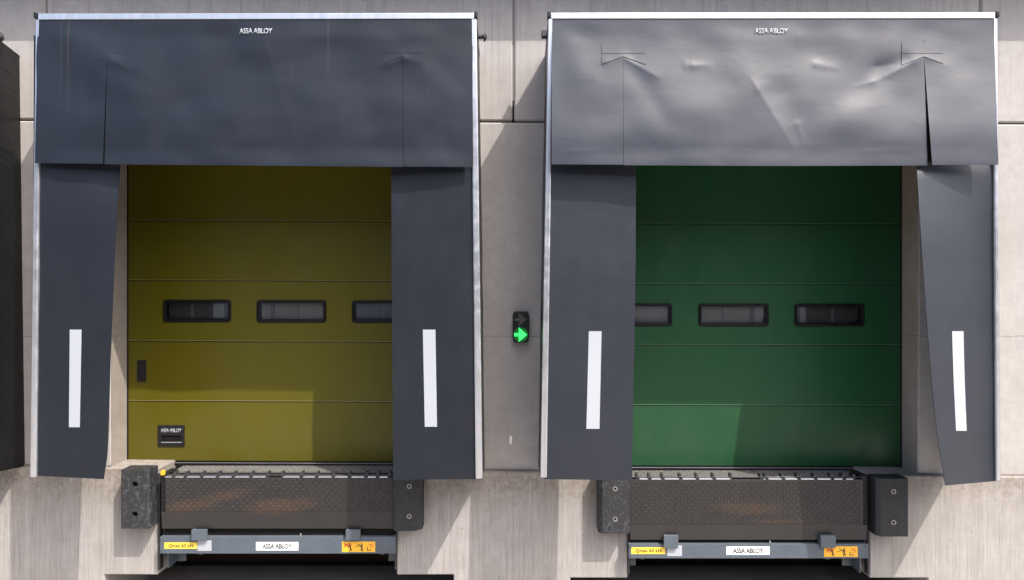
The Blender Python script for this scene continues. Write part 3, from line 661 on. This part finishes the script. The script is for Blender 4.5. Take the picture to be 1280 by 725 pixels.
def build_leveller(s, label):
    c = LV[s]; xl, xr = X(c['l'], YP), X(c['r'], YP); t = thing('dock_leveller', label, 'dock leveller', ((xl + xr) / 2, YP, Z(c['bb'], YP)), 'dock levellers under the doors')
    zt = Z(c['lt'], YP); zb = Z(c['lb'], YP); zk = Z(c['lk'], YP); fl = Z(DOOR[s]['seams'][-1], YD) - .034
    # platform (top deck) from the door to the hinge
    q = MB(); yh = .03
    q.box(xl + .01, xr - .01, yh, 1.05, fl - .012, fl); dk = q.build('platform', M['platform'], t)
    q = MB(); lozenges(q, Vector((xl + .03, yh + .01, fl)), Vector((1, 0, 0)), Vector((0, 1, 0)), Vector((0, 0, 1)), xr - xl - .06, .19); o = q.build('tread_pattern', M['platform'], dk); 
    # front edge channel under the hinge; black plate added below darkens the recess
    q = MB(); q.box(xl + .012, xr - .012, yh, yh + .02, fl - .16, fl - .0125); q.box(xl + .012, xr - .012, YP + .06, yh - .001, fl - .09, fl - .08); q.build('hinge_channel', M['void'], t)
    # hinge rod and lugs
    zr = zt + .018; yr = YP + .028
    W_ = xr - xl
    lugs = [.012, .055, .105, .175, .243, .31, .385, .455, .515, .60, .665, .735, .805, .875, .925, .975] if s < 0 else [.035, .085, .14, .215, .285, .355, .43, .555, .575, .645, .71, .78, .85, .90, .945]
    gaps = {6: 0} if s < 0 else {6: 0}
    for i, u in enumerate(lugs):
        x = xl + W_ * u; q = MB(); q.prism([(x - .008, zr - .02), (x + .008, zr - .02), (x + .008, zr + .024), (x - .008, zr + .024)], yr - .014, yr + .05)
        q.cyl((x - .012, yr, zr), (x + .012, yr, zr), .015, 12); q.build('hinge_lug', M['dark_steel'], t)
    q = MB(); q.cyl((xl + .02, yr, zr - .005), (xr - .02, yr, zr - .005), .007, 10); q.build('hinge_pin', M['dark_steel'], t)
    for i, (a, b_) in enumerate(zip(lugs, lugs[1:])):
        if (s < 0 and i == 7) or (s > 0 and i in (6,)): continue
        q = MB(); q.box(xl + W_ * a + .016, xl + W_ * b_ - .014, YP - .004, yr + .012, zt + .001, zt + .009); q.build('hinge_sleeve', M['bright'], t, bevel=.002)
    for sg, xe in ((-1, xl), (1, xr)):
        w0 = .012 if s < 0 and sg > 0 or s > 0 and sg < 0 else .05
        q = MB(); q.box(xe - (.0 if sg < 0 else w0), xe + (w0 if sg < 0 else 0), YP + .018, YP + .20, zk - .02, zt + .03); g_ = q.build('toe_guard', M['black'], t)
        if w0 > .02:
            q = MB(); lozenges(q, Vector((xe - (0 if sg < 0 else w0), YP + .018, zk)), Vector((1, 0, 0)), Vector((0, 0, 1)), Vector((0, -1, 0)), w0, zt - zk, .025); q.build('tread_pattern', M['black'], g_)
    # hanging lip
    q = MB(); il = .042 if s < 0 else .003; ir = .003 if s < 0 else .042; q.box(xl + il, xr - ir, YP, YP + .014, zk, zt); lp = q.build('lip', M[c['m']], t, bevel=.002)
    q = MB(); q.hexa([(xl + .012, YP + .006, zb), (xr - .012, YP + .006, zb), (xr - .006, YP + .0005, zk - .0005), (xl + .006, YP + .0005, zk - .0005), (xl + .012, YP + .014, zb), (xr - .012, YP + .014, zb), (xr - .006, YP + .013, zk - .0005), (xl + .006, YP + .013, zk - .0005)]); q.build('lip_bevel', M[c['m']], lp)
    q = MB(); lozenges(q, Vector((xl + il + .006, YP, zk + .004)), Vector((1, 0, 0)), Vector((0, 0, 1)), Vector((0, -1, 0)), xr - xl - .055, zt - zk - .004); q.build('tread_pattern', M[c['m']], lp)
    # front beam
    yb = YP - .012; b0, b1 = Z(c['bb'], yb), Z(c['bt'], yb); bxl, bxr = X(c['l'] - .5, yb), X(c['r'] + .5, yb)
    q = MB(); q.box(bxl, bxr, yb, yb + .006, b0, b1); q.box(bxl, bxr, yb + .0065, yb + .07, b1 - .007, b1 - .001); q.box(bxl, bxr, yb + .0065, yb + .05, b0 + .001, b0 + .007); q.build('front_beam', M['beam'], t, bevel=.002)
    for x in (bxl + .018, bxr - .018):
        for z in (b0 + .025, b1 - .022): q = MB(); q.cyl((x, yb - .007, z), (x, yb, z), .007, 6); q.build('bolt', M['beam'], t)
    for (a, b_) in c['br']:
        x0, x1 = X(a, yb), X(b_, yb); z2 = Z(c['lb'] - (0 if s < 0 else 7), yb)
        q = MB(); q.box(x0, x1, yb - .030, yb - .0005, b1 - .022, z2); q.box(x0 + .004, x0 + .014, yb - .0, yb + .05, b1 + .001, z2); q.build('lip_support', M['beam'], t, bevel=.003)
    # pit frame angles each side, legs, inner plates
    for sg in (-1, 1):
        x = PIT[s][0] if sg < 0 else PIT[s][1]
        q = MB(); q.box(x + (.0 if sg < 0 else -.018), x + (.018 if sg < 0 else 0), YL - .004, YL + .06, Z(c['bb'] + 20, YL), Z(c['lt'] - 5, YL)); q.build('pit_frame', M['dark_steel'], t, bevel=.003)
        xi = bxl + .004 if sg < 0 else bxr - .004
        q = MB(); q.box(xi, xi - sg * .012, YL + .01, YL + .14, b0 - .17, b0 - .001); q.box(xi, xi - sg * .10, YL + .142, YL + .152, b0 - .16, b0 + .05); q.build('frame_leg', M['beam'], t, bevel=.003)
        xj = xi - sg * .16
        q = MB(); q.hexa([(xj, .20, b0 - .15), (xj - sg * .03, .20, b0 - .15), (xj - sg * .07, .20, b0 + .1), (xj - sg * .04, .20, b0 + .1), (xj, .24, b0 - .15), (xj - sg * .03, .24, b0 - .15), (xj - sg * .07, .24, b0 + .1), (xj - sg * .04, .24, b0 + .1)]); q.build('frame_strut', M['beam'], t)
        # black side toe plates beside lip with tread
        x1 = xl if sg < 0 else xr
    q = MB(); q.box(xl + .02, xr - .02, YP + .03, YP + .034, b0 + .03, zt - .03); q.build('gap_shade_plate', M['void'], t)  # black plate added so the gap below the lip looks shaded
    # stickers
    y = yb - .0012
    def lab(p0, p1, q0, q1, m, nm): 
        q = MB(); q.box(X(p0, yb), X(p1, yb), y, yb - .0002, Z(q1, yb), Z(q0, yb)); return q.build(nm, M[m], t)
    k0 = c['bt'] - 671; ys_ = (678, 686) if s < 0 else (684, 692.5)
    o = lab(c['blab'][0], c['blab'][1], ys_[0], ys_[1], 'yellow', 'load_label'); lettering('Qmax 60 kN', X(c['blab'][0] + 5.5, yb), X(c['blab'][1] - 5, yb), Z((ys_[0] + ys_[1]) / 2 + .2, yb), y - .0008, .036, M['ink'], o, .016, 1.1)
    o = lab(c['wl'][0], c['wl'][1], ys_[0] - 2.5, ys_[1] + 2.5, 'greylab', 'type_plate')
    cx = X((c['wl'][0] + c['wl'][1]) / 2, yb); cz = Z((ys_[0] + ys_[1]) / 2, yb)
    for (dx_, dz_, w_, h_) in ((-.03, .022, .05, .003), (-.03, .01, .04, .003), (-.02, -.016, .016, .006), (.035, -.024, .01, .008), (.03, .02, .03, .003)): q = MB(); q.box(cx + dx_ - w_ / 2, cx + dx_ + w_ / 2, y - .0009, y - .0002, cz + dz_ - h_ / 2, cz + dz_ + h_ / 2); q.build('printed_line', M['greyink'], o)
    ny = (677.5, 688) if s < 0 else (683, 693.5)
    o = lab(c['nl'][0], c['nl'][1], *ny, 'paper', 'name_label'); lettering('ASSA ABLOY', X(c['nl'][0] + 8, yb), X(c['nl'][1] - 8, yb), Z(sum(ny) / 2, yb), y - .0008, .043, M['ink'], o, .02, .93)
    oy = (677, 690) if s < 0 else (683, 696)
    o = lab(c['ol'][0], c['ol'][1], *oy, 'orange', 'warning_label')
    x0, x1 = X(c['ol'][0], yb), X(c['ol'][1], yb); z0, z1 = Z(oy[1], yb), Z(oy[0], yb); w_, h_ = x1 - x0, z1 - z0
    def fig(m, polys, nm):
        q = MB()
        for i, pl in enumerate(polys): q.prism([(x0 + w_ * a, z0 + h_ * b_) for a, b_ in pl], y - .0010 - i * .00004, y - .0002)
        q.build(nm, M[m], o)
    def ln(a, b_, w2=.014):
        d = Vector((b_[0] - a[0], (b_[1] - a[1]) * h_ / w_)); n = Vector((-d.y, d.x)).normalized() * w2; n2 = (n.x, n.y * w_ / h_)
        return [(a[0] - n2[0], a[1] - n2[1]), (b_[0] - n2[0], b_[1] - n2[1]), (b_[0] + n2[0], b_[1] + n2[1]), (a[0] + n2[0], a[1] + n2[1])]
    def man(cx, lean=0):
        return [[(cx + lean + .018 * math.cos(k), .80 + .06 * math.sin(k)) for k in [i * math.pi / 3 for i in range(6)]], ln((cx + lean, .74), (cx, .42), .020), ln((cx, .44), (cx - .025, .1), .012), ln((cx, .44), (cx + .03, .1), .012), ln((cx + lean, .66), (cx + lean - .05, .45), .009)]
    fig('ink', man(.26, -.03), 'figure_pictogram'); fig('ink', man(.60) + [ln((.40, .5), (.57, .66), .008), ln((.44, .8), (.57, .62), .008)], 'figure_pictogram'); fig('ink', [ln((.76, .15), (.88, .2), .01), ln((.77, .15), (.77, .5), .01)], 'corner_pictogram')
    fig('red', [ln((.06, .45), (.2, .85), .013), ln((.06, .85), (.22, .5), .013), ln((.1, .65), (.28, .6), .010), ln((.16, .4), (.3, .8), .010)], 'warning_cross')
    fig('red', [ln((.80, .8), (.95, .6), .008), ln((.95, .6), (.85, .35), .008), ln((.82, .55), (.93, .85), .006)], 'warning_arrow')
    if s < 0:
        q = MB(); q.prism(rrect(X(201, YP), X(205.5, YP), Z(594, YP), Z(588, YP), .008), YP - .008, YP + .02); q.build('hinge_end_cap', M['yplastic'], t, bevel=.003)
    q = MB(); xp = X(375, yb) if s < 0 else X(963.5, yb); q.cyl((xp, yb + .02, b1), (xp, yb + .02, b1 + .022), .006, 8); q.build('guide_pin', M['bright'], t)
    # deep cross members inside the pit
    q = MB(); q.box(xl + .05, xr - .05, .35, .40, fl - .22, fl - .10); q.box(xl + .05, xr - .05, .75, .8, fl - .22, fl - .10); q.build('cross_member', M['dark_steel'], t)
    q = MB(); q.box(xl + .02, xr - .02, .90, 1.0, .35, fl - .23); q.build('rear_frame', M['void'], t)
    return t
build_leveller(-1, 'steel dock leveller with broad rust stains on its hanging lip, below the olive yellow door')
build_leveller(1, 'steel dock leveller with a small rust patch on its hanging lip, below the green door')

# ------------------------------------------------------------------ bumpers
def bumper(x0, x1, t_, b_, cham, side, bolts, m, holes, label):
    # x0,x1 front face px; cham: which side carries the long chamfer
    xa, xb = X(x0, YB), X(x1, YB); za, zb = Z(b_, YB), Z(t_, YB)
    t = thing('dock_bumper', label, 'bumper', ((xa + xb) / 2, YL, za), 'rubber dock bumpers')
    cl, cr = cham
    hol = [(X(px, YB), Z(py, YB)) for px, py in bolts]
    # body as profile extruded vertically; holes as recessed dark rings
    q = MB(); prof = [(xa, YB), (xb, YB), (xb + cr, YB + abs(cr) * .9 + .002), (xb + cr, YL - .001), (xa - cl, YL - .001), (xa - cl, YB + abs(cl) * .9 + .002)]
    n = len(prof); v = [(x, y, za) for x, y in prof] + [(x, y, zb) for x, y in prof]
    q.add(v, [tuple(range(n)), tuple(range(2 * n - 1, n - 1, -1))] + [(i, i + n, (i + 1) % n + n, (i + 1) % n) for i in range(n)])
    body = q.build('rubber_block', M[m], t, bevel=.006)
    for (hx, hz) in hol:
        # cut the hole through a boolean so it has real depth
        q = MB(); q.cyl((hx, YB - .05, hz), (hx, YB + .09, hz), .024 if holes else .021, 20); cut = q.build('cut', M[m])
        k = body.modifiers.new('hole', 'BOOLEAN'); k.operation = 'DIFFERENCE'; k.object = cut; k.solver = 'EXACT'
    bpy.context.view_layer.update()
    me = bpy.data.meshes.new_from_object(body.evaluated_get(bpy.context.evaluated_depsgraph_get()))
    cuts = [md.object for md in body.modifiers if md.type == 'BOOLEAN']; body.modifiers.clear(); old = body.data; body.data = me
    for cobj in cuts: bpy.data.objects.remove(cobj)
    for (hx, hz) in hol:
        q = MB()
        if holes: q.cyl((hx + .004, YB + .05, hz), (hx + .004, YB + .088, hz), .012, 6)
        else: q.ring((hx, hz), .0115, .0205, YB - .003, YB + .03)
        bo = q.build('bolt', M['bolt'] if m != 'rub_b' or holes != 2 else M['dark_steel'], t)
        if not holes: q = MB(); q.cyl((hx, YB + .008, hz), (hx, YB + .03, hz), .0112, 6); q.build('hex_socket', M['void'], bo)
    return t
bumper(151.5, 184.5, 587, 661, (0.004, .012), 1, [(168.5, 605.5), (168.5, 643)], 'rub_a', True, 'scuffed black rubber bumper at the left end of the rust stained leveller')
bumper(493.5, 519, 598 - 10, 664, (0.02, .055), 1, [(511.5, 608), (511.5, 645.5)], 'rub_b', False, 'plain black rubber bumper at the right end of the rust stained leveller')
bumper(753, 787, 590, 667, (.03, .0), 1, [(769, 611), (769, 649)], 'rub_a', False, 'scratched blue black rubber bumper at the left end of the green door leveller')
bumper(1101, 1135, 598, 671, (.03, .004), 1, [(1117, 614.5), (1117, 653)], 'rub_b', False, 'plain black rubber bumper at the right end of the green door leveller')

# ------------------------------------------------------------------ traffic light
yt = -.075
tl = thing('signal_light', 'small black two arrow signal light on the wall with its lower arrow lit green', 'signal light', (X(651, yt), 0, Z(409, yt)))
q = MB(); q.prism(rrect(X(641, yt), X(661.3, yt), Z(428.5, yt), Z(389.5, yt), .03, 8), yt, -.002); q.build('housing', M['black'], tl, bevel=.006)
def arrow(cx, cz, k): return [(cx - .055 * k, cz - .015 * k), (cx - .018 * k, cz - .015 * k), (cx - .018 * k, cz - .062 * k), (cx + .055 * k, cz), (cx - .018 * k, cz + .062 * k), (cx - .018 * k, cz + .015 * k), (cx - .055 * k, cz + .015 * k)]
def inside(x, z, poly_):
    r = False; j = len(poly_) - 1
    for i in range(len(poly_)):
        a, b_ = poly_[i], poly_[j]
        if (a[1] > z) != (b_[1] > z) and x < (b_[0] - a[0]) * (z - a[1]) / (b_[1] - a[1]) + a[0]: r = not r
        j = i
    return r
for (py, lit) in ((399.5, False), (418.3, True)):
    cx, cz = X(651, yt), Z(py, yt)
    q = MB(); q.prism([(cx + .062 * math.cos(i * math.pi / 16), cz + .062 * math.sin(i * math.pi / 16)) for i in range(32)], yt - .003, yt - .0005); ln_ = q.build('lens', M['led_glow'] if lit else M['black'], tl)
    ar = arrow(cx, cz, 1.0 if lit else .92)
    if lit: q = MB(); q.prism(ar, yt - .0045, yt - .0031); q.build('lit_arrow', M['led'], ln_)
    q = MB(); st = .0095
    for i in range(-8, 9):
        for j in range(-8, 9):
            x, z = cx + i * st + (st / 2 if j % 2 else 0), cz + j * st * .87
            if inside(x, z, ar): q.prism([(x + .0026 * math.cos(k * math.pi / 3), z + .0026 * math.sin(k * math.pi / 3)) for k in range(6)], yt - .0062, yt - .0046 if lit else yt - .0031)
    q.build('led_dots', M['led_dot'] if lit else M['off_dot'], ln_)
# small paper tag on the wall
q = MB(); q.prism([(X(636.6), Z(555)), (X(639.6), Z(555)), (X(640.2), Z(545)), (X(637), Z(544.5))], -.002, -.0003)
tg = tag(q.build('paper_tag', M['paper']), 'tiny torn white paper tag on the wall below the signal light', 'paper tag')
